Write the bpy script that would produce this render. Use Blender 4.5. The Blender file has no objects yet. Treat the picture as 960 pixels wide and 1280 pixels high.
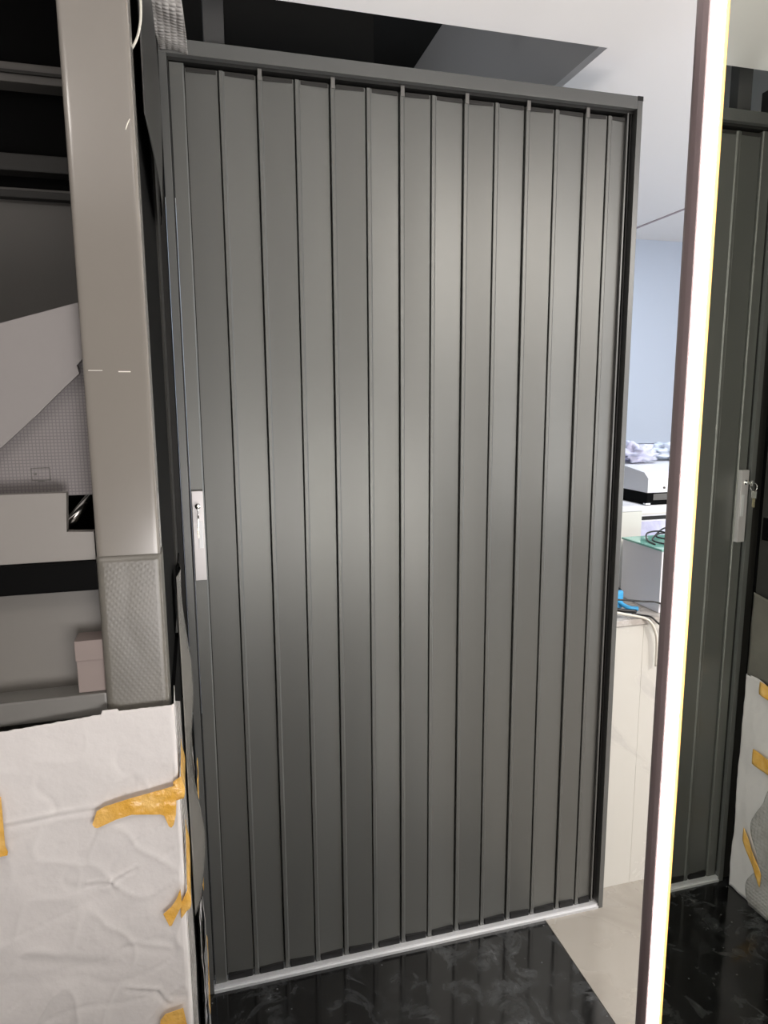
import bpy, bmesh, math, random
from mathutils import Vector, Matrix, noise
random.seed(7)
sc = bpy.context.scene
COL = sc.collection

# ------------------------------------------------------------------ camera
cd = bpy.data.cameras.new('camera'); cam = bpy.data.objects.new('camera', cd); COL.objects.link(cam)
yaw, pitch, roll = .2654, -.1604, -.0059
fwd = Vector((math.sin(yaw)*math.cos(pitch), math.cos(yaw)*math.cos(pitch), math.sin(pitch)))
rt = Vector((math.cos(yaw), -math.sin(yaw), 0)); up = rt.cross(fwd)
cr, sr = math.cos(roll), math.sin(roll)
r2 = cr*rt + sr*up; u2 = -sr*rt + cr*up
m3 = Matrix((r2, u2, -fwd)).transposed()
cam.matrix_world = Matrix.Translation((.0391, -1.6564, 1.5474)) @ m3.to_4x4()
cd.sensor_fit = 'VERTICAL'; cd.sensor_height = 24.0; cd.sensor_width = 18.0
cd.lens = 858.67/1280*24.0
cd.clip_start = .02
sc.camera = cam

# ------------------------------------------------------------------ world, lights, exposure
w = bpy.data.worlds.new('world'); sc.world = w; w.use_nodes = True
w.node_tree.nodes['Background'].inputs[0].default_value = (.75, .8, .9, 1)
w.node_tree.nodes['Background'].inputs[1].default_value = .25
vs = sc.view_settings
vs.view_transform = 'Standard'; vs.look = 'None'; vs.gamma = 1; vs.use_curve_mapping = False
vs.exposure = 0.0

def lamp(name, loc, size, power, col, rot=(0, 0, 0), sy=None, spread=180):
    l = bpy.data.lights.new(name, 'AREA'); l.energy = power; l.color = col
    l.shape = 'RECTANGLE'; l.size = size; l.size_y = sy or size; l.spread = math.radians(spread)
    o = bpy.data.objects.new(name, l); COL.objects.link(o); o.location = loc; o.rotation_euler = rot
    return o
lamp('ceiling_lamp', (-.5, -2.1, 2.38), .30, 6, (1, .93, .87))
lamp('ceiling_lamp', (.35, -2.5, 2.38), .30, 2, (1, .94, .89))
lamp('ceiling_lamp', (1.62, -2.15, 2.36), .40, 34, (1, .93, .86))
lamp('ceiling_lamp', (1.25, -1.2, 2.36), .30, 8, (1, .92, .84))
lamp('ceiling_lamp', (2.45, -1.9, 2.36), .7, 62, (1, .95, .90), sy=.4)
lamp('ceiling_fill', (1.7, -1.15, 1.2), .6, 12, (1, .96, .94), rot=(math.radians(175), 0, 0))  # unseen fill added to brighten the ceiling on the right
lamp('ceiling_fill', (.45, -2.4, .9), 1.2, 46, (1, .95, .93), rot=(math.radians(165), 0, 0), sy=1.0)  # unseen fill behind the camera, added to bounce light off the ceiling
lamp('side_fill', (3.5, -.9, 1.0), 2.0, 36, (.90, .95, 1), rot=(math.radians(145), 0, math.radians(90)), sy=1.4)  # added fill, no window there; lifts the ceiling on the right
lamp('ceiling_lamp', (1.9, .75, 2.38), .6, 9, (.78, .88, 1))
pl = bpy.data.lights.new('back_room_fill', 'POINT'); pl.energy = 16; pl.color = (.93, .96, 1); pl.shadow_soft_size = .15  # unseen fill added to brighten the void side and the case flank
plo = bpy.data.objects.new('back_room_fill', pl); COL.objects.link(plo); plo.location = (-.5, .95, 1.95)

# ------------------------------------------------------------------ materials
def mat(name, col, rough=.5, metal=0., spec=.5, em=None, es=0., bump=None, var=None, coat=0., trans=0., alpha=1., stretch=None):
    """bump=(scale, strength, detail)  var=(scale, amount, second colour)"""
    m = bpy.data.materials.new(name); m.use_nodes = True
    nt = m.node_tree; b = nt.nodes['Principled BSDF']; L = nt.links
    b.inputs['Base Color'].default_value = (*col, 1); b.inputs['Roughness'].default_value = rough
    b.inputs['Metallic'].default_value = metal; b.inputs['Specular IOR Level'].default_value = spec
    b.inputs['Coat Weight'].default_value = coat; b.inputs['Coat Roughness'].default_value = .12; b.inputs['Transmission Weight'].default_value = trans
    b.inputs['Alpha'].default_value = alpha
    if em: b.inputs['Emission Color'].default_value = (*em, 1); b.inputs['Emission Strength'].default_value = es
    tc = nt.nodes.new('ShaderNodeTexCoord'); mp = nt.nodes.new('ShaderNodeMapping')
    L.new(tc.outputs['Object'], mp.inputs[0])
    if stretch: mp.inputs['Scale'].default_value = stretch
    if var:
        n = nt.nodes.new('ShaderNodeTexNoise'); n.inputs['Scale'].default_value = var[0]; n.inputs['Detail'].default_value = 6
        L.new(mp.outputs[0], n.inputs['Vector'])
        r = nt.nodes.new('ShaderNodeMapRange'); r.inputs[1].default_value = .35; r.inputs[2].default_value = .7; r.inputs[4].default_value = var[1]
        L.new(n.outputs[0], r.inputs[0])
        x = nt.nodes.new('ShaderNodeMix'); x.data_type = 'RGBA'
        x.inputs[6].default_value = (*col, 1); x.inputs[7].default_value = (*var[2], 1)
        L.new(r.outputs[0], x.inputs[0]); L.new(x.outputs[2], b.inputs['Base Color'])
    if bump:
        n = nt.nodes.new('ShaderNodeTexNoise'); n.inputs['Scale'].default_value = bump[0]; n.inputs['Detail'].default_value = bump[2]
        L.new(mp.outputs[0], n.inputs['Vector'])
        bp = nt.nodes.new('ShaderNodeBump'); bp.inputs['Strength'].default_value = bump[1]; bp.inputs['Distance'].default_value = .01
        L.new(n.outputs[0], bp.inputs['Height']); L.new(bp.outputs[0], b.inputs['Normal'])
    return m

def marble(name, base, vein, scale, width, rough, specks=0., amount=1.):
    m = mat(name, base, rough); nt = m.node_tree; b = nt.nodes['Principled BSDF']; L = nt.links
    tc = nt.nodes.new('ShaderNodeTexCoord')
    n = nt.nodes.new('ShaderNodeTexNoise'); n.inputs['Scale'].default_value = scale; n.inputs['Detail'].default_value = 9; n.inputs['Roughness'].default_value = .6
    n.inputs['Distortion'].default_value = .9
    L.new(tc.outputs['Object'], n.inputs['Vector'])
    s = nt.nodes.new('ShaderNodeMath'); s.operation = 'SUBTRACT'; s.inputs[1].default_value = .5; L.new(n.outputs[0], s.inputs[0])
    a = nt.nodes.new('ShaderNodeMath'); a.operation = 'ABSOLUTE'; L.new(s.outputs[0], a.inputs[0])
    r = nt.nodes.new('ShaderNodeMapRange'); r.inputs[1].default_value = 0; r.inputs[2].default_value = width; r.inputs[3].default_value = amount; r.inputs[4].default_value = 0
    L.new(a.outputs[0], r.inputs[0])
    n2 = nt.nodes.new('ShaderNodeTexNoise'); n2.inputs['Scale'].default_value = scale*1.7; n2.inputs['Detail'].default_value = 4
    L.new(tc.outputs['Object'], n2.inputs['Vector'])
    r2 = nt.nodes.new('ShaderNodeMapRange'); r2.inputs[1].default_value = .4; r2.inputs[2].default_value = .7
    L.new(n2.outputs[0], r2.inputs[0])
    mu = nt.nodes.new('ShaderNodeMath'); mu.operation = 'MULTIPLY'; L.new(r.outputs[0], mu.inputs[0]); L.new(r2.outputs[0], mu.inputs[1])
    out = mu
    if specks:
        v = nt.nodes.new('ShaderNodeTexVoronoi'); v.inputs['Scale'].default_value = 26; L.new(tc.outputs['Object'], v.inputs['Vector'])
        lt = nt.nodes.new('ShaderNodeMath'); lt.operation = 'LESS_THAN'; lt.inputs[1].default_value = specks; L.new(v.outputs['Distance'], lt.inputs[0])
        mx = nt.nodes.new('ShaderNodeMath'); mx.operation = 'MAXIMUM'; L.new(mu.outputs[0], mx.inputs[0]); L.new(lt.outputs[0], mx.inputs[1]); out = mx
    x = nt.nodes.new('ShaderNodeMix'); x.data_type = 'RGBA'; x.inputs[6].default_value = (*base, 1); x.inputs[7].default_value = (*vein, 1)
    L.new(out.outputs[0], x.inputs[0]); L.new(x.outputs[2], b.inputs['Base Color'])
    rr = nt.nodes.new('ShaderNodeMapRange'); rr.inputs[3].default_value = rough; rr.inputs[4].default_value = rough+.3
    L.new(out.outputs[0], rr.inputs[0]); L.new(rr.outputs[0], b.inputs['Roughness'])
    return m

def bubble(name, col, rough=.3, cell=90, strength=.8, var=.3, rot=0.):
    """bubble wrap: rows of small round domes"""
    m = mat(name, col, rough, spec=.6, var=(14, var, tuple(min(1, c*1.7) for c in col))); nt = m.node_tree; b = nt.nodes['Principled BSDF']; L = nt.links
    tc = nt.nodes.new('ShaderNodeTexCoord')
    v = nt.nodes.new('ShaderNodeTexVoronoi'); v.inputs['Scale'].default_value = cell; v.inputs['Randomness'].default_value = .12
    mp = nt.nodes.new('ShaderNodeMapping'); mp.inputs['Rotation'].default_value = (0, rot, 0); L.new(tc.outputs['Object'], mp.inputs[0]); L.new(mp.outputs[0], v.inputs['Vector'])
    r = nt.nodes.new('ShaderNodeMapRange'); r.inputs[1].default_value = .15; r.inputs[2].default_value = .6; r.inputs[3].default_value = 1; r.inputs[4].default_value = 0
    L.new(v.outputs['Distance'], r.inputs[0])
    bp = nt.nodes.new('ShaderNodeBump'); bp.inputs['Strength'].default_value = strength; bp.inputs['Distance'].default_value = .003
    L.new(r.outputs[0], bp.inputs['Height']); L.new(bp.outputs[0], b.inputs['Normal'])
    return m

def grid_mat(name, base, line, step):
    """printed millimetre grid on a cutting mat"""
    m = mat(name, base, .6); nt = m.node_tree; b = nt.nodes['Principled BSDF']; L = nt.links
    tc = nt.nodes.new('ShaderNodeTexCoord'); sp = nt.nodes.new('ShaderNodeSeparateXYZ'); L.new(tc.outputs['Object'], sp.inputs[0])
    outs = []
    for ax, st in ((0, step), (2, step)):
        d = nt.nodes.new('ShaderNodeMath'); d.operation = 'DIVIDE'; d.inputs[1].default_value = st; L.new(sp.outputs[ax], d.inputs[0])
        f = nt.nodes.new('ShaderNodeMath'); f.operation = 'FRACT'; L.new(d.outputs[0], f.inputs[0])
        l = nt.nodes.new('ShaderNodeMath'); l.operation = 'LESS_THAN'; l.inputs[1].default_value = .3; L.new(f.outputs[0], l.inputs[0]); outs.append(l)
    mx = nt.nodes.new('ShaderNodeMath'); mx.operation = 'MAXIMUM'; L.new(outs[0].outputs[0], mx.inputs[0]); L.new(outs[1].outputs[0], mx.inputs[1])
    x = nt.nodes.new('ShaderNodeMix'); x.data_type = 'RGBA'; x.inputs[6].default_value = (*base, 1); x.inputs[7].default_value = (*line, 1)
    L.new(mx.outputs[0], x.inputs[0]); L.new(x.outputs[2], b.inputs['Base Color'])
    return m

DG = (.135, .138, .129)
M = {
 'door': mat('grey_powder_coat', DG, .41, metal=.45, spec=.9, bump=(900, .05, 2), var=(5, .2, (.148, .15, .141))),
 'frame': mat('grey_frame_coat', (.13, .133, .128), .36, metal=.35, spec=.6, bump=(900, .04, 2)),
 'black': mat('black_rubber', (.006, .006, .006), .6),
 'gap': mat('dark_track', (.012, .012, .011), .55),
 'alu': mat('brushed_aluminium', (.66, .67, .68), .42, metal=.35),
 'plate': mat('satin_aluminium_plate', (.52, .50, .50), .34, metal=.3),
 'chrome': mat('chrome', (.75, .74, .72), .12, metal=1),
 'brass': mat('pale_brass', (.75, .66, .45), .25, metal=1),
 'post': mat('warm_grey_gloss_paint', (.20, .183, .162), .24, spec=.5, bump=(14, .03, 3), var=(4, .3, (.225, .21, .185)), coat=.5),
 'scratch': mat('scratch_filler', (.8, .77, .7), .5),
 'rackdark': mat('dark_grey_panel', (.028, .027, .025), .5, spec=.3),
 'rackblack': mat('black_gloss', (.0025, .0025, .0025), .6, spec=.05),
 'rackgrey': mat('mid_grey_panel', (.10, .094, .086), .45),
 'racklight': mat('light_grey_panel', (.17, .16, .146), .4),
 'rail': mat('grey_rail_paint', (.16, .155, .145), .35),
 'paper': mat('white_wrapping_paper', (.71, .68, .67), .5, spec=.4, bump=(11, .55, 6), var=(3, .3, (.64, .61, .59))),
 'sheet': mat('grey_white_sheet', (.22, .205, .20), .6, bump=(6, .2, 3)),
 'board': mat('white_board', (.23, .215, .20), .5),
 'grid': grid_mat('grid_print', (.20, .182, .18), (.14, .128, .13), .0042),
 'mauve': mat('mauve_cardboard', (.24, .195, .18), .65),
 'tape': mat('amber_packing_tape', (.80, .43, .07), .25, spec=.6, bump=(35, .8, 4), var=(38, .7, (.90, .60, .22)), coat=.3),
 'bubble_grey': bubble('bubble_wrap_on_post', (.135, .127, .110), .34, 175, .08, rot=.6),
 'bubble': bubble('bubble_wrap', (.36, .345, .33), .2, 85, .9, .8),
 'film': mat('clear_film_crumpled', (.20, .19, .17), .16, spec=.7, bump=(10, .5, 2)),
 'cloth': mat('dark_plastic_sheet', (.030, .029, .027), .4),
 'ceiling': mat('white_ceiling_paint', (.88, .855, .835), .75, bump=(300, .02, 2)),
 'wall': mat('pale_blue_white_wall', (.62, .69, .80), .7, bump=(200, .02, 2)),
 'wainscot': mat('lilac_white_wall', (.74, .76, .86), .5),
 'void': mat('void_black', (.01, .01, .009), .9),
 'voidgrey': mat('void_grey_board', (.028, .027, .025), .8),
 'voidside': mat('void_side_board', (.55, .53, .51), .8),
 'floor_black': marble('black_marble', (.006, .006, .006), (.075, .08, .083), 7.5, .08, .11, .06, .75),
 'floor_beige': marble('beige_marble', (.35, .325, .285), (.28, .255, .22), 3.5, .14, .25),
 'marble': marble('white_marble', (.62, .61, .56), (.50, .49, .46), 1.6, .03, .25),
 'top': marble('grey_stone_top', (.42, .39, .355), (.62, .6, .57), 9, .1, .25),
 'prof': mat('brown_anodised_profile', (.40, .31, .315), .35, metal=.3),
 'led': mat('led_diffuser', (.9, .9, .9), .4, em=(1, .95, .90), es=25),
 'ledbloom': mat('led_bloom_fringe', (.9, .6, .3), .4, em=(1, .58, .16), es=2.2),  # glow colour for the painted bloom next to the LED
 'mirror': mat('tinted_mirror', (.70, .715, .65), .004, metal=1),
 'white': mat('white_plastic', (.78, .79, .82), .35),
 'offwhite': mat('off_white_plastic', (.72, .72, .68), .4),
 'glassgreen': mat('green_glass', (.22, .50, .42), .06, spec=.7),
 'blue': mat('blue_rubber', (.06, .42, .80), .35),
 'cableblack': mat('black_cable', (.012, .012, .012), .35),
 'cablewhite': mat('cream_cable', (.70, .68, .60), .35),
 'lilac': mat('lilac_film', (.55, .56, .78), .2, bump=(14, .8, 4), var=(12, .8, (.85, .9, 1))),
 'hanger': mat('dark_grey_bar', (.05, .05, .05), .5),
 'reardark': mat('rear_post_coat', (.035, .034, .031), .6, spec=.2),
 'film_white': mat('pale_film', (.72, .80, .92), .2, bump=(14, .8, 4), var=(9, .7, (.5, .55, .72))),
 'clear': mat('clear_acrylic', (.85, .92, 1), .03, trans=1, spec=.5),
}

# ------------------------------------------------------------------ mesh helpers
class MB:
    def __init__(s): s.bm = bmesh.new()
    def box(s, a, b, bev=0, rz=0, seg=2):
        bm = bmesh.new(); bmesh.ops.create_cube(bm, size=1)
        c = [(a[i]+b[i])/2 for i in range(3)]; d = [abs(b[i]-a[i]) for i in range(3)]
        for v in bm.verts: v.co = Vector((v.co.x*d[0], v.co.y*d[1], v.co.z*d[2]))
        if bev: bmesh.ops.bevel(bm, geom=bm.edges[:], offset=bev, segments=seg, profile=.7, affect='EDGES')
        if rz: bmesh.ops.rotate(bm, verts=bm.verts, matrix=Matrix.Rotation(rz, 3, 'Z'))
        bmesh.ops.translate(bm, verts=bm.verts, vec=c)
        me = bpy.data.meshes.new('t'); bm.to_mesh(me); bm.free(); s.bm.from_mesh(me); bpy.data.meshes.remove(me); return s
    def prism(s, pts, y0, y1):
        """polygon in XZ extruded along Y"""
        n = len(pts)
        v0 = [s.bm.verts.new((x, y0, z)) for x, z in pts]; v1 = [s.bm.verts.new((x, y1, z)) for x, z in pts]
        s.bm.faces.new(v0); s.bm.faces.new(v1[::-1])
        for i in range(n): s.bm.faces.new((v0[i], v1[i], v1[(i+1) % n], v0[(i+1) % n]))
        bmesh.ops.recalc_face_normals(s.bm, faces=s.bm.faces); return s
    def profile(s, pts, z0, z1):
        """polygon in XY extruded along Z"""
        n = len(pts)
        v0 = [s.bm.verts.new((x, y, z0)) for x, y in pts]; v1 = [s.bm.verts.new((x, y, z1)) for x, y in pts]
        s.bm.faces.new(v0); s.bm.faces.new(v1[::-1])
        for i in range(n): s.bm.faces.new((v0[i], v1[i], v1[(i+1) % n], v0[(i+1) % n]))
        bmesh.ops.recalc_face_normals(s.bm, faces=s.bm.faces); return s
    def tube(s, pts, r, seg=8, sub=6):
        P = [Vector(p) for p in pts]
        if sub > 1 and len(P) > 2:
            Q = []
            for i in range(len(P)-1):
                a = P[max(i-1, 0)]; b = P[i]; c = P[i+1]; d = P[min(i+2, len(P)-1)]
                for k in range(sub):
                    t = k/sub; Q.append(.5*((2*b)+(c-a)*t+(2*a-5*b+4*c-d)*t*t+(3*b-a-3*c+d)*t**3))
            Q.append(P[-1]); P = Q
        rings = []
        for i, p in enumerate(P):
            d = (P[min(i+1, len(P)-1)]-P[max(i-1, 0)]).normalized()
            a = d.orthogonal().normalized() if i == 0 else (pa - d*pa.dot(d)).normalized()
            pa = a; b = d.cross(a)
            rings.append([s.bm.verts.new(p+r*(math.cos(2*math.pi*k/seg)*a+math.sin(2*math.pi*k/seg)*b)) for k in range(seg)])
        for A, B in zip(rings, rings[1:]):
            for k in range(seg): s.bm.faces.new((A[k], A[(k+1) % seg], B[(k+1) % seg], B[k]))
        s.bm.faces.new(rings[0][::-1]); s.bm.faces.new(rings[-1])
        for f in s.bm.faces: f.smooth = True
        return s
    def sheet(s, fn, nu, nv, thick=.0008):
        """fn(u,v)->point, u,v in 0..1; given a real thickness"""
        G = [[Vector(fn(i/nu, j/nv)) for j in range(nv+1)] for i in range(nu+1)]
        front = [[None]*(nv+1) for _ in range(nu+1)]; back = [[None]*(nv+1) for _ in range(nu+1)]
        for i in range(nu+1):
            for j in range(nv+1):
                du = G[min(i+1, nu)][j]-G[max(i-1, 0)][j]; dv = G[i][min(j+1, nv)]-G[i][max(j-1, 0)]
                n = du.cross(dv); n = n.normalized() if n.length else Vector((0, 1, 0))
                front[i][j] = s.bm.verts.new(G[i][j]); back[i][j] = s.bm.verts.new(G[i][j]-n*thick)
        F = s.bm.faces.new
        for i in range(nu):
            for j in range(nv):
                F((front[i][j], front[i+1][j], front[i+1][j+1], front[i][j+1])).smooth = True
                F((back[i][j], back[i][j+1], back[i+1][j+1], back[i+1][j])).smooth = True
        for i in range(nu):
            F((front[i][0], back[i][0], back[i+1][0], front[i+1][0])); F((front[i][nv], front[i+1][nv], back[i+1][nv], back[i][nv]))
        for j in range(nv):
            F((front[0][j], front[0][j+1], back[0][j+1], back[0][j])); F((front[nu][j], back[nu][j], back[nu][j+1], front[nu][j+1]))
        bmesh.ops.recalc_face_normals(s.bm, faces=s.bm.faces)
        return s
    def build(s, name, m, parent=None, origin=None):
        me = bpy.data.meshes.new(name)
        if origin is None and parent is None:
            xs = [v.co.copy() for v in s.bm.verts]
            origin = Vector(((min(v.x for v in xs)+max(v.x for v in xs))/2, (min(v.y for v in xs)+max(v.y for v in xs))/2, min(v.z for v in xs)))
        if parent is not None and origin is None: origin = Vector((0, 0, 0))
        if parent is not None:      # children keep world coordinates in the mesh, minus the parents' offsets
            off = Vector((0, 0, 0)); p = parent
            while p is not None: off += p.location; p = p.parent
            bmesh.ops.translate(s.bm, verts=s.bm.verts, vec=-off)
        else: bmesh.ops.translate(s.bm, verts=s.bm.verts, vec=-Vector(origin))
        s.bm.to_mesh(me); s.bm.free(); me.materials.append(M[m] if isinstance(m, str) else m)
        o = bpy.data.objects.new(name, me); COL.objects.link(o)
        if parent is not None: o.parent = parent
        else: o.location = origin
        return o
def B(a, b, bev=0, rz=0): return MB().box(a, b, bev, rz)
def tag(o, label=None, cat=None, group=None, kind=None):
    for k, v in (('label', label), ('category', cat), ('group', group), ('kind', kind)):
        if v: o[k] = v
    return o
def thing(name, loc, label, cat, group=None, kind=None):
    o = bpy.data.objects.new(name, None); o.empty_display_size = .05; COL.objects.link(o); o.location = loc
    return tag(o, label, cat, group, kind)
def struct(name, mb, m, label, cat, parent=None):
    o = mb.build(name, m, parent)
    if parent is None: tag(o, label, cat, kind='structure')
    return o

# ------------------------------------------------------------------ room shell
X0, X1, Y0, Y1, ZC = -1.7, 3.6, -3.3, 1.735, 2.4
FX = .985                                           # black tiles end here, beige ones begin
struct('floor', B((X0, Y0, -.05), (FX-.001, Y1, 0)), 'floor_black', 'glossy black marble floor with grey veins in front of the folding door', 'floor')
struct('floor', B((FX+.001, Y0, -.05), (X1, Y1, 0)), 'floor_beige', 'beige marble floor running behind the door towards the counter', 'floor')
HX0, HX1, HY0, HY1 = -.16, 1.06, -.02, 1.62
c = MB()
c.box((X0, Y0, ZC), (X1, HY0, ZC+.02)); c.box((X0, HY0, ZC), (HX0, Y1, ZC+.02)); c.box((HX1, HY0, ZC), (X1, Y1, ZC+.02)); c.box((HX0, HY1, ZC), (HX1, Y1, ZC+.02))
ceil = struct('ceiling', c, 'ceiling', 'smooth white ceiling with an open rectangular hole above the door', 'ceiling')
zt = 3.02
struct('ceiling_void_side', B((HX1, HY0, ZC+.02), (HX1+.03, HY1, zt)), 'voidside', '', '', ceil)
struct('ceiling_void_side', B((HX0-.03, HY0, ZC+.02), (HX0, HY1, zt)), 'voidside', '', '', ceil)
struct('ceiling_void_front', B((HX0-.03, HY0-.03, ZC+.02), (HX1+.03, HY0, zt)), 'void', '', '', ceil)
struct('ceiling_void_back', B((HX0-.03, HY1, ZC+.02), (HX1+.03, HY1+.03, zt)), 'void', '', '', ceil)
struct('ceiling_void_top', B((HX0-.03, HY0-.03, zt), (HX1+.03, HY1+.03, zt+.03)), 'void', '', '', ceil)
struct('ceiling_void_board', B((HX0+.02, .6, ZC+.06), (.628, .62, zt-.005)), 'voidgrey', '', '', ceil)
struct('trim_1', B((2.222, -1.6, ZC-.003), (2.236, Y1-.002, ZC)), 'prof', 'thin black groove line running across the white ceiling right of the door', 'ceiling groove')
struct('wall_back', B((X0, Y1, 1.30), (X1, Y1+.05, ZC)), 'wall', 'pale bluish upper wall at the far end right of the door', 'wall')
struct('wall_back_lower', B((X0, Y1-.012, 0), (X1, Y1+.05, 1.297)), 'wainscot', 'lilac-white lower wall behind the counter', 'wall')
struct('wall_right', B((X1, Y0, 0), (X1+.05, Y1, ZC)), 'wall', 'pale wall on the far right behind the mirror', 'wall')
struct('wall_left', B((X0-.05, Y0, 0), (X0, Y1, ZC)), 'rackgrey', 'grey side wall left of the rack', 'wall')
struct('wall_front', B((X0, Y0-.05, 0), (X1, Y0, ZC)), 'rackgrey', 'grey wall behind the camera', 'wall')
struct('wall_door', B((X0, .012, 0), (-.003, .09, ZC-.002)), 'rackdark', 'dark wall panel left of the door behind the rack', 'wall')

# ------------------------------------------------------------------ folding door
D = thing('door_1', (.59, 0, 0), 'tall dark grey metal slatted folding door in a slim grey frame, closed', 'folding door', kind='structure')
W, H = 1.181, 2.309
B((0, 0, .0), (.0165, .085, 2.279), .0012).build('jamb', 'frame', D)
# right jamb: an outer fin, a dark channel and two thin inner ribs
B((1.166, 0, .0), (W, .085, 2.305), .0012).build('jamb', 'frame', D)
B((1.150, .030, .02), (1.166, .085, 2.272)).build('channel', 'gap', D)
B((1.146, .012, .02), (1.150, .085, 2.272)).build('channel_rib', 'frame', D)
B((1.1580, .016, .02), (1.1605, .03, 2.272)).build('channel_rib', 'gap', D)
B((1.166, -.0006, 2.2985), (W+.0006, .086, 2.3095)).build('end_cap', 'black', D)
hd = MB(); hd.box((.0, 0, 2.279), (1.166, .085, 2.309), .0015); hd.build('header', 'frame', D)
B((.018, .016, 2.272), (1.166, .085, 2.2795)).build('track', 'gap', D)
B((.0165, .012, .03), (.0195, .06, 2.272)).build('channel', 'gap', D)
th = MB(); th.box((.0165, .004, 0), (1.166, .085, .0142)); sill = th.build('threshold', 'alu', D)
B((.0165, -.001, 0), (1.166, .004, .0075)).build('threshold_lip', 'alu', sill)
B((.0195, .046, .0145), (1.150, .050, .050)).build('bottom_light_stop', 'black', D)  # added backing that blocks light leaking under the slats
B((.0195, .046, 2.24), (1.150, .050, 2.272)).build('top_light_stop', 'gap', D)  # added dark backing, blocks light leaking over the slats
# lead stile beside the lock
st = MB(); st.profile([(.021, .014), (.0485, .014), (.0515, .0165), (.0515, .026), (.021, .026)], .0148, 2.268); st.build('stile', 'door', D)
B((.0515, .026, .024), (.0545, .034, 2.268)).build('stile_groove', 'gap', D)
joints = [.0535, .122, .205, .289, .370, .455, .536, .615, .698, .778, .861, .941, 1.025, 1.091, 1.146]
GAP, RIB = .0024, .0115
for i in range(len(joints)-1):
    a, b = joints[i], joints[i+1]
    g = GAP if i else .0
    rib = RIB if i else .0
    zig = (.0036 if i % 2 else -.0036)
    ya, yb = .0202 - zig/2, .0200 + zig/2
    p = []
    if i:
        p = [(a+g, .0160), (a+g+.001, .0150), (a+g+rib-.0034, .0150), (a+g+rib, .0180), (a+g+rib, ya)]
    else: p = [(a, ya)]
    p += [(b-.0008, yb), (b, yb+.0008), (b, .038), (a+g, .038)]
    s = MB(); s.profile(p, .031, 2.262)
    so = s.build('slat', 'door', D)
    # dark top strip paints the shade under the rail; black bottom end plug per slat; alternate joints carry a roller tab
    B((a+g+rib+.002, .0175, 2.2535), (b-.003, .020, 2.2625), .0008).build('top_shade', 'rackdark', so)
    B((a+g+rib+.002, .0150, .0148), (b-.003, .030, .0345), .003).build('bottom_plug', 'black', so)
    if i:
        B((a, .037, .024), (a+g, .041, 2.265)).build('joint_gap', 'black', so)
        B((a+g, .0158, .0148), (a+g+rib, .032, .0315), .0010).build('rib_foot', 'frame', so)
    if i and i % 2 == 0:
        B((a+g+.001, .0125, 2.2515), (a+g+rib-.001, .0165, 2.2745), .0012).build('roller_tab', 'rail', so)
# lock plate with keys
lk = B((.0225, .0, 1.126), (.0485, .0142, 1.341), .0012).build('lock_plate', 'plate', D)
lk['label'] = 'bright aluminium lock plate with a key in it'
B((.0345, -.0012, 1.204), (.0445, .0008, 1.268), .0005).build('pull_recess', 'alu', lk)
cy = MB(); cy.tube([(.0355, .002, 1.305), (.0355, -.004, 1.305)], .0065, 16, 1); cy.build('lock_cylinder', 'chrome', lk)
k = MB(); k.box((.0335, -.026, 1.3015), (.0370, -.003, 1.3095), .0006); k.box((.0345, -.031, 1.297), (.0365, -.0245, 1.314), .001); k.build('key', 'chrome', lk)
rg = MB(); rg.tube([(.0355+.001*math.sin(t*2), -.034+.0125*math.cos(t), 1.294+.0125*math.sin(t)) for t in [i*math.pi/8 for i in range(17)]], .0013, 6, 1); rg.build('key_ring', 'chrome', lk)
k = MB(); k.box((.0325, -.046, 1.262), (.0355, -.027, 1.284), .0015); k.build('spare_key_head', 'chrome', lk)
k = MB(); k.box((.0330, -.041, 1.236), (.0353, -.032, 1.263), .0008); k.build('spare_key_blade', 'brass', lk)
# hanger bar from the header up into the void
B((.063, .012, 2.309), (.160, .055, 2.3125), .0008).build('hanger_plate', 'frame', D)
B((.096, .018, 2.312), (.140, .05, zt-.002), .001).build('hanger_bar', 'hanger', D)

# ------------------------------------------------------------------ mirror panel with light strip
XM = .8123
mt = thing('mirror', (XM, -1.3, 0), 'tall tinted mirror panel with a glowing vertical light strip along its edge', 'mirror')
B((XM+.003, -2.2, 0.0), (XM+.045, -.660, ZC-.002), .001).build('backing', 'prof', mt)
pr = MB(); pr.profile([(XM+.003, -.6965), (XM-.0005, -.6965), (XM-.003, -.692), (XM-.004, -.680), (XM-.003, -.668), (XM+.001, -.6585), (XM+.050, -.6585), (XM+.050, -.66), (XM+.003, -.66)], .002, ZC-.002)
pr.build('edge_profile', 'prof', mt)
B((XM-.0035, -.7245, .002), (XM+.003, -.6968, ZC-.002), .0015).build('light_strip', 'led', mt)
B((XM-.0018, -.7305, .002), (XM+.003, -.7246, ZC-.002), .001).build('light_strip_bloom', 'ledbloom', mt)  # thin amber strip imitating the bloom around the light strip
B((XM, -2.2, .002), (XM+.003, -.7306, ZC-.002)).build('mirror_glass', 'mirror', mt)

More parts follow.
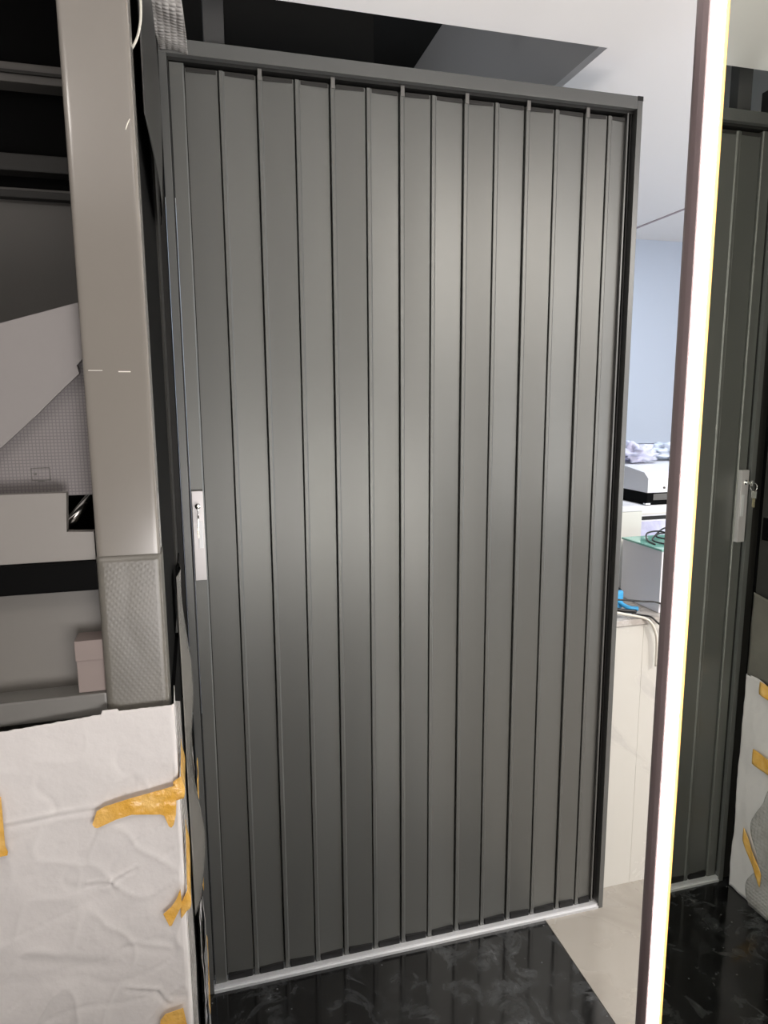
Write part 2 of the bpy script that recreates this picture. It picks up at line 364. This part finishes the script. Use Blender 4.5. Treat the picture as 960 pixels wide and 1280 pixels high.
# ------------------------------------------------------------------ wrapped rack on the left
RX = -.012
R = thing('display_rack', (-.45, -.4, 0), 'warm grey metal rack, its lower half wrapped in white paper and amber tape', 'rack')
po = MB(); po.box((-.0885, -.75, .0), (RX, -.705, 2.39), .006, seg=4) if False else None
pb = MB()
pb.box((-.0885, -.75, 0), (RX, -.70, 2.385), .0085, 0, 6)
for f in pb.bm.faces: f.smooth = True
post = pb.build('post', 'post', R)
sm = MB()
sm.box((-.082, -.7506, 1.5853), (-.066, -.7498, 1.5859)); sm.box((-.048, -.7506, 1.5838), (-.034, -.7498, 1.5850))
sm.build('scratch', 'scratch', post)
s2 = MB(); s2.tube([(-.0175, -.7495, 1.872), (-.0205, -.7504, 1.866), (-.0225, -.7504, 1.860)], .0007, 5, 3); s2.build('scratch', 'scratch', post)
B((-.087, -.15, .9), (RX-.002, -.022, 2.385)).build('rear_post', 'reardark', R)
B((RX-.010, -.70, 1.1), (RX-.006, -.15, 2.385)).build('side_panel', 'rackblack', R)  # black colour paints the darkness of the open rack interior
B((-.83, -.30, 1.905), (-.088, -.29, 2.385)).build('back_board', 'rackblack', R)  # black colour stands for the dark opening above the grey board
B((-.85, -.02, 0), (RX-.002, -.010, 2.385)).build('back_panel', 'rackblack', R)
B((-.85, -.70, 0), (-.83, -.02, 2.385)).build('side_panel', 'rackdark', R)
B((RX-.006, -.70, 0), (RX, -.30, 1.1)).build('side_panel', 'rackblack', R)
B((-.85, -.70, 0), (RX-.008, -.03, 1.10)).build('base_cabinet', 'rackgrey', R)
B((-.83, -.748, 1.145), (-.0885, -.71, 1.176), .003).build('front_rail', 'rail', R)
B((-.83, -.705, 1.102), (-.091, -.695, 1.311)).build('lower_panel', 'racklight', R)
B((-.83, -.744, 1.312), (-.0885, -.33, 1.350), .003).build('shelf', 'rackblack', R)
B((-.83, -.31, 1.40), (-.09, -.295, 1.905), .001).build('back_board', 'rackgrey', R)
B((-.83, -.335, 1.925), (-.09, -.30, 1.952), .003).build('cross_bar', 'rackdark', R)
B((-.83, -.328, 1.885), (-.09, -.30, 1.897), .002).build('cross_bar', 'rackdark', R)
cb = MB(); cb.box((-.83, -.34, 2.058), (-.09, -.30, 2.088), .004); cb.build('cross_bar', 'rackgrey', R)
B((-.83, -.345, 2.070), (-.09, -.339, 2.0745)).build('bar_groove', 'rackdark', R)
# bubble wrap sleeve round the post between shelf and paper
def sleeve(u, v):
    z = 1.10 + v*.256
    path = [(-.0894, -.705), (-.0894, -.746), (-.0872, -.7497), (-.0838, -.7513), (-.0167, -.7513), (-.0133, -.7497), (-.0111, -.746), (-.0111, -.705)]
    L = [0]
    for p, q in zip(path, path[1:]): L.append(L[-1]+math.dist(p, q))
    t = u*L[-1]
    for i in range(7):
        if t <= L[i+1]+1e-9:
            f = (t-L[i])/(L[i+1]-L[i]); x = path[i][0]+(path[i+1][0]-path[i][0])*f; y = path[i][1]+(path[i+1][1]-path[i][1])*f; break
    n = noise.noise(Vector((x*30, y*30, z*14)))
    return (x, y - .0004*abs(n), z)
sl = MB(); sl.sheet(sleeve, 44, 30, .0006); sl.build('bubble_wrap_sleeve', 'bubble_grey', R)
# white paper round the lower front and corner
def crease(x, z):
    d = 0
    for (ax, az, bx, bz, wd, h) in ((-.222, 1.022, -.111, 1.026, .0028, .0040), (-.127, .918, -.099, .916, .0022, .0035), (-.099, .916, -.068, .930, .0022, .0035), (-.099, .916, -.094, .906, .002, .003),
                                    (-.085, .752, -.05, .740, .0028, .004), (-.05, .740, -.035, .715, .0028, .004), (-.19, .95, -.16, .985, .006, .0015), (-.08, .82, -.03, .80, .005, .0015), (-.20, .83, -.11, .80, .01, .0015)):
        px, pz = bx-ax, bz-az; t = max(0, min(1, ((x-ax)*px+(z-az)*pz)/(px*px+pz*pz)))
        dd = math.hypot(x-ax-t*px, z-az-t*pz); s = math.tanh((z-az-t*pz)/(wd*.8))
        d += .9*h*math.exp(-(dd/(wd*1.5))**2)*s
    return d
def cover(u, v):
    # u runs along the front from the left, round the corner and down the side
    f = .78
    if u < f:
        k = u/f; y = -.764
        x = -.86+k/.08*.60 if k < .08 else -.26+(k-.08)/.92*(.26-.0105)
    else:
        t = (u-f)/(1-f)
        if t < .2: a = t/.2*math.pi/2; x = -.0105+.0055*math.sin(a)-0.0; y = -.7585-.0055*math.cos(a)
        else: x = -.005-.002*(t-.2); y = -.7585+(t-.2)/.8*.06
    top = (1.1555 if x > -.074 else 1.1585) if x > -.094 else 1.1535-.010*min(1, (-.094-x)/.15)
    top += .0010*noise.noise(Vector((x*120, 0, 3)))
    z = .001+(v/.2*.6 if v < .2 else .6+(v-.2)/.8*(top-.601))
    k = min(1, (top-z)/.1)
    b = noise.noise(Vector((x*7, 1.3, z*7)))*.0035*k + noise.noise(Vector((x*22, 5, z*16)))*.0018*k
    rd = 1-abs(noise.noise(Vector((x*13+z*4, 9, z*11-x*5)))*2.2)
    b += .0022*k*max(0, rd)**6 - .0016*k*max(0, 1-abs(noise.noise(Vector((x*9-z*6, 4, z*15)))*2.5))**8
    y -= (crease(x, z) + b*.7)*(1 if u < f else .3)
    return (x, y, z)
pc = MB(); pc.sheet(cover, 190, 190, .0008); cov = pc.build('paper_cover', 'paper', R)
# paper on the side towards the door, seen in the mirror
def side(u, v):
    y = -.022-u*.165; z = .002+v*(.715+.008*math.sin(u*5)-.02*u)
    x = -.004+.006*noise.noise(Vector((2, y*12, z*7)))+.002*noise.noise(Vector((7, y*40, z*30)))
    return (max(x, -.009), y, z)
ps = MB(); ps.sheet(side, 40, 70, .0008); ps.build('paper_cover', 'paper', R)
def wrap(u, v):
    y = -.698+u*.13; z = .002+v*(1.13-.06*u)
    x = -.006+.012*math.sin(math.pi*min(1, u*1.1))*(.5+.5*noise.noise(Vector((1, y*9, z*6))))*(1.2-.6*v)
    return (x, y, z)
bw = MB(); bw.sheet(wrap, 24, 90, .0008); bw.build('bubble_wrap', 'bubble', R)
def wrap2(u, v):
    y = -.024-u*.15; z = .715+v*(.26-.02*u)
    return (-.006+.003*noise.noise(Vector((1, y*14, z*14))), y, z)
bw = MB(); bw.sheet(wrap2, 24, 24, .0008); bw.build('bubble_wrap', 'bubble_grey', R)
def wrap3(u, v):
    y = -.115-u*.07; z = .003+v*(.36+.04*math.sin(u*6)); y += .02*math.sin(v*11)*(1-u)
    return (.004+.004*noise.noise(Vector((1, y*14, z*14))), y, z)
bw = MB(); bw.sheet(wrap3, 24, 30, .0008); bw.build('bubble_wrap', 'bubble', R)
def film(u, v):
    y = -.33+u*.13; z = .50+v*.72
    x = -.009+.030*math.sin(math.pi*u)*(.35+.65*math.sin(v*6.3+.4)**2)*(1-v*.55)
    return (x, y, z)
fl = MB(); fl.sheet(film, 24, 60, .0006); fl.build('plastic_film', 'film', R)
B((RX-.003, -.16, 1.136), (RX+.001, -.030, 1.203), .001).build('side_slot', 'rackblack', R)
# tape pieces stuck on the paper
def tape(ax, az, bx, bz, h0, h1, y=-.7705, wig=.0015, rag=.003):
    A = Vector((ax, az)); C = Vector((bx, bz)); d = (C-A).normalized(); n = Vector((-d.y, d.x))
    def fn(u, v):
        h = h0+(h1-h0)*u
        p = A+(C-A)*u + n*h*(v-.5)
        if u in (0, 1): p += d*rag*math.sin(v*8)
        return (p.x, y-wig*noise.noise(Vector((p.x*60, 0, p.y*60))), p.y)
    t = MB(); t.sheet(fn, 22, 10, .0005); return t.build('tape_strip', 'tape', cov)
def flat_tape(pts, y=-.7735):
    return MB().prism(pts, y, y+.0006).build('tape_strip', 'tape', cov)
flat_tape([(-.1115, 1.0045), (-.114, 1.009), (-.1105, 1.018), (-.1075, 1.0265), (-.098, 1.0315), (-.064, 1.038), (-.034, 1.0425), (-.009, 1.0465), (-.0085, 1.030), (-.0105, 1.005), (-.014, .991), (-.0175, .987), (-.0205, .990), (-.0255, 1.006), (-.030, 1.0085), (-.047, 1.0115), (-.066, 1.0145), (-.085, 1.011), (-.108, 1.003)])
flat_tape([(-.30, .98), (-.2150, .985), (-.2140, .990), (-.2165, .998), (-.2155, 1.065), (-.30, 1.066)])
flat_tape([(-.0345, .862), (-.0240, .870), (-.0165, .880), (-.0105, .895), (-.0095, .870), (-.0175, .856), (-.0245, .842), (-.0275, .842)])
flat_tape([(-.047, .700), (-.040, .7075), (-.016, .711), (-.012, .680), (-.05, .676)])
def corner_tape(z0, z1, z2, z3, y0=-.769, y1=-.70):
    def fn(u, v):
        t = u
        if t < .25: x = -.012+.0105*(t/.25); y = y0
        else: x = .0005+.002*math.sin(v*5); y = y0+(t-.25)/.75*(y1-y0)
        za = z0+(z2-z0)*u; zb = z1+(z3-z1)*u
        return (x, y, za+(zb-za)*v)
    t = MB(); t.sheet(fn, 20, 8, .0005); return t.build('tape_strip', 'tape', cov)
corner_tape(1.022, 1.050, 1.03, 1.075)
corner_tape(.846, .868, .90, .95)
# tape on the side paper near the door
def stape(y0, z0, y1, z1, h, dz=.0):
    def fn(u, v):
        return (.006+.0015*math.sin(u*9+v*3), y0+(y1-y0)*u-dz*v, z0+(z1-z0)*u+h*(v-.5)+.0)
    t = MB(); t.sheet(fn, 14, 6, .0005); return t.build('tape_strip', 'tape', cov)
stape(-.082, .479, -.185, .470, .048)
stape(-.072, .215, -.15, .11, .045, .0)
stape(-.086, .70, -.18, .685, .04)

# ---- things standing in the rack
def lay(name, pts, y0, y1, m, label, cat):
    return tag(MB().prism(pts, y0, y1).build(name, m), label, cat)
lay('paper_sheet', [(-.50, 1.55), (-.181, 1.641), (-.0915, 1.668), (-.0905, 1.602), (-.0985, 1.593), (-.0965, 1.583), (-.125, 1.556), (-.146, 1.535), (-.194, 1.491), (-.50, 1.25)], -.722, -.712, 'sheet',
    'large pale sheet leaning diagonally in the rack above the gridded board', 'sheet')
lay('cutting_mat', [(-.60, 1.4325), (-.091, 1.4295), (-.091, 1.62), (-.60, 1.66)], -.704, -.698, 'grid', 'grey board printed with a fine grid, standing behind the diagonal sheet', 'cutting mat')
gm = bpy.data.objects['cutting_mat']
pf = MB()
for z in (1.450, 1.4655): pf.box((-.1640, -.7048, z), (-.1420, -.7038, z+.0006))
for x in (-.1640, -.1425): pf.box((x, -.7048, 1.450), (x+.0006, -.7038, 1.466))
pf.box((-.157, -.7048, 1.4485), (-.149, -.7038, 1.4495)); pf.box((-.161, -.7048, 1.457), (-.1580, -.7038, 1.4600))
o = pf.build('printed_frame', 'rackgrey', gm)
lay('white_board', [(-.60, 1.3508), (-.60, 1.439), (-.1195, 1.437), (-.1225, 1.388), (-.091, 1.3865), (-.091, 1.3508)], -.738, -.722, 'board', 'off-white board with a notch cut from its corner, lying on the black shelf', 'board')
tb = MB(); tb.tube([(-.150, -.69, 1.3625), (-.093, -.66, 1.43)], .0085, 20, 1); tb2 = tag(tb.build('metal_tube', 'chrome'), 'shiny metal tube seen through the notch of the white board', 'tube')
bk = B((-.40, -.640, 1.3505), (-.09, -.632, 1.4265)).build('dark_board', 'rackblack')
tag(bk, 'black strip standing on the shelf behind the shiny metal tube', 'board')
bx = thing('cardboard_box', (-.10, -.72, 1.1765), 'small brownish mauve box standing on the lower rail beside the post', 'box')
B((-.1225, -.742, 1.1765), (-.0895, -.708, 1.2195), .0012).build('box_body', 'mauve', bx)
B((-.1235, -.7435, 1.2196), (-.0895, -.707, 1.2465), .0012).build('box_lid', 'mauve', bx)

# ---- dark sheet hanging in the gap between post and door, cream cable, bubble wrap strip
def dark(u, v):
    z = 2.225-v*(.29+.05*math.sin(u*2.2)); y = -.60+u*.45
    x = -.008+.016*math.sin(math.pi*u)*(.5+.5*math.sin(v*3))-.004*v*0
    return (x, y, z)
dsh = MB(); dsh.sheet(dark, 30, 40, .0008)
tag(dsh.build('plastic_sheet', 'cloth'), 'dark plastic sheet hanging between the grey post and the door frame', 'plastic sheet')
def strip(u, v):
    # v=0 bottom edge just in front of the header corner, v=1 up towards the camera
    t = v
    y = -.060-.34*t-.004*math.sin(u*3.1)
    z = 2.256-.003*u-.055*t+.07*t*t+.0015*math.sin(t*17+u*4)
    x = .0055+.0555*u-.022*t+.004*math.sin(t*3.0)*u
    return (x, y, z)
bs = MB(); bs.sheet(strip, 20, 40, .0010)
tag(bs.build('bubble_wrap_strip', 'bubble'), 'silvery strip of bubble wrap hanging over the top left corner of the door frame', 'bubble wrap')
cb = MB(); cb.tube([(-.020, -.69, 1.966), (-.010, -.70, 1.975), (-.004, -.70, 1.99), (-.0005, -.70, 2.012), (-.001, -.70, 2.05), (-.006, -.70, 2.10), (-.013, -.69, 2.15)], .0016, 8, 8)
tag(cb.build('cable', 'cablewhite'), 'thin cream cable looping out beside the grey post at the top', 'cable')

# ------------------------------------------------------------------ counter and things behind the door
CZ = .892
ct = thing('counter', (1.9, .6, 0), 'white marble fronted counter with a grey stone top, right of the door', 'counter')
B((1.215, .075, 0), (1.327, .095, CZ-.018), .0008).build('front_panel', 'marble', ct)
B((1.3275, .075, 0), (1.80, .095, CZ-.018), .0008).build('front_panel', 'marble', ct)
B((1.8005, .075, 0), (2.60, .095, CZ-.018), .0008).build('front_panel', 'marble', ct)
B((1.215, .096, 0), (2.60, 1.2, CZ-.018)).build('body', 'marble', ct)
B((1.205, .068, CZ-.018), (2.61, 1.21, CZ), .0015).build('worktop', 'top', ct)
cs = thing('display_case', (1.6, .2, CZ), 'low white display case with a green glass top on the counter', 'display case')
B((1.396, .10, CZ+.001), (1.90, .30, 1.088), .002).build('case_body', 'white', cs)
B((1.392, .096, 1.0885), (1.905, .304, 1.0945), .001).build('glass_top', 'glassgreen', cs)
tw = thing('storage_box', (1.4, .43, CZ), 'upright off-white box with a lid, standing behind the display case', 'box')
B((1.30, .35, CZ+.001), (1.50, .50, 1.170), .003).build('box_body', 'offwhite', tw)
B((1.297, .347, 1.1705), (1.503, .503, 1.190), .003).build('box_lid', 'white', tw)
du = thing('drawer_unit', (1.85, .75, CZ), 'white drawer unit with a black slot under the white machine', 'drawer unit')
B((1.56, .55, CZ+.001), (2.10, 1.05, 1.153), .003).build('cabinet_body', 'white', du)
B((1.60, .5485, 1.098), (2.08, .552, 1.112)).build('slot', 'black', du)
B((1.60, .5475, 1.118), (2.08, .5515, 1.124)).build('drawer_edge', 'offwhite', du)
B((1.60, .5475, .95), (2.08, .5515, 1.092), .001).build('drawer', 'lilac', du)
mc = thing('desktop_machine', (1.9, .8, 1.154), 'white desktop machine on a black base with a clear hood', 'machine')
B((1.662, .55, 1.154), (2.15, 1.0, 1.200), .003).build('base', 'rackblack', mc)
B((1.690, .5485, 1.172), (2.12, .552, 1.196)).build('base_panel', 'rackgrey', mc)
B((1.655, .545, 1.156), (1.675, .56, 1.162), .001).build('foot_light', 'chrome', mc)
hb = MB(); hb.profile([(0, 0), (0, 0), (0, 0)], 0, 0) if False else None
bd = MB(); n = [(.55, 1.2005), (.55, 1.255), (.575, 1.275), (.70, 1.290), (1.0, 1.290), (1.0, 1.2005)]
v0 = [bd.bm.verts.new((1.664, y, z)) for y, z in n]; v1 = [bd.bm.verts.new((2.148, y, z)) for y, z in n]
bd.bm.faces.new(v0[::-1]); bd.bm.faces.new(v1)
for i in range(6): bd.bm.faces.new((v0[i], v0[(i+1) % 6], v1[(i+1) % 6], v1[i]))
bmesh.ops.recalc_face_normals(bd.bm, faces=bd.bm.faces)
bd.build('machine_body', 'white', mc)
kb = MB(); kb.tube([(1.735, .551, 1.218), (1.735, .546, 1.218)], .004, 12, 1); kb.build('knob', 'rackgrey', mc)
def bag_fn(cx, cy, rx, ry, cz, hz, sd):
    def fn(u, v):
        a = u*2*math.pi; ph = v*math.pi
        d = Vector((math.sin(ph)*math.cos(a), math.sin(ph)*math.sin(a), math.cos(ph)))
        k = 1+.55*noise.noise(d*2.2+Vector((sd, 0, 0)))+.28*noise.noise(d*6+Vector((0, sd, 0)))
        return (cx+rx*k*d.x, cy+ry*k*d.y, max(cz-hz*.85, cz-hz*k*d.z))
    return fn
bg = MB(); bg.sheet(bag_fn(1.775, .80, .085, .07, 1.3285, .040, 3.1), 44, 26, .001)
tag(bg.build('plastic_bag', 'lilac'), 'crumpled lilac plastic bag lying on top of the white machine', 'plastic bag')
bg = MB(); bg.sheet(bag_fn(2.02, .86, .11, .07, 1.3250, .036, 8.4), 44, 26, .001)
tag(bg.build('plastic_bag', 'film_white'), 'pale bluish-white crumpled bag on the machine, right of the lilac one', 'plastic bag')
# black cable coil on the glass top
cl = MB()
pts = [(1.415, .16, 1.097), (1.43, .22, 1.099), (1.46, .262, 1.112), (1.50, .25, 1.118), (1.512, .20, 1.108), (1.485, .155, 1.0985), (1.45, .15, 1.098), (1.43, .19, 1.102), (1.47, .235, 1.108),
       (1.53, .265, 1.125), (1.565, .23, 1.120), (1.55, .18, 1.103), (1.50, .17, 1.104), (1.455, .205, 1.110), (1.50, .24, 1.114), (1.58, .22, 1.108), (1.64, .20, 1.0985)]
cl.tube(pts, .0028, 8, 6)
tag(cl.build('cable', 'cableblack'), 'tangled black cable coiled on the green glass top', 'cable')
# blue gripper with black roll, cream and black cables
bp = thing('clamp', (1.29, .15, CZ), 'bright blue and black hand clamp lying on the counter', 'clamp')
b1 = MB(); b1.tube([(1.262, .165, .935), (1.280, .155, .932), (1.300, .150, .915), (1.325, .145, .902), (1.350, .14, .8995)], .0070, 10, 5); b1.build('arm', 'blue', bp)
b1 = MB(); b1.box((1.262, .150, .900), (1.306, .182, .957), .008, .3); b1.build('body', 'blue', bp)
b1 = MB(); b1.tube([(1.255, .135, .912), (1.285, .130, .903), (1.330, .12, .8985)], .0058, 10, 5); b1.build('arm', 'cableblack', bp)
b1 = MB(); b1.tube([(1.262, .168, .9655), (1.285, .17, .963), (1.305, .175, .950)], .009, 12, 4); b1.build('grip', 'cableblack', bp)
c1 = MB(); c1.tube([(1.225, .09, .915), (1.262, .085, .9065), (1.300, .075, .899), (1.326, .062, .892), (1.340, .055, .878), (1.352, .054, .855), (1.362, .055, .82), (1.366, .058, .74)], .0042, 8, 6)
tag(c1.build('cable', 'cablewhite'), 'thick cream cable hanging over the front edge of the counter', 'cable')
c2 = MB(); c2.tube([(1.300, .100, .900), (1.325, .085, .8975), (1.343, .064, .8965), (1.362, .052, .878), (1.39, .050, .862), (1.45, .05, .85)], .0030, 8, 6)
tag(c2.build('cable', 'cableblack'), 'dark cable running over the counter edge beside the cream one', 'cable')
c3 = MB(); c3.tube([(1.245, .118, .944), (1.29, .112, .940), (1.34, .105, .934), (1.385, .092, .930), (1.45, .09, .90), (1.50, .09, .896)], .0028, 8, 6)
tag(c3.build('cable', 'cableblack'), 'thin black cable crossing above the blue clamp', 'cable')
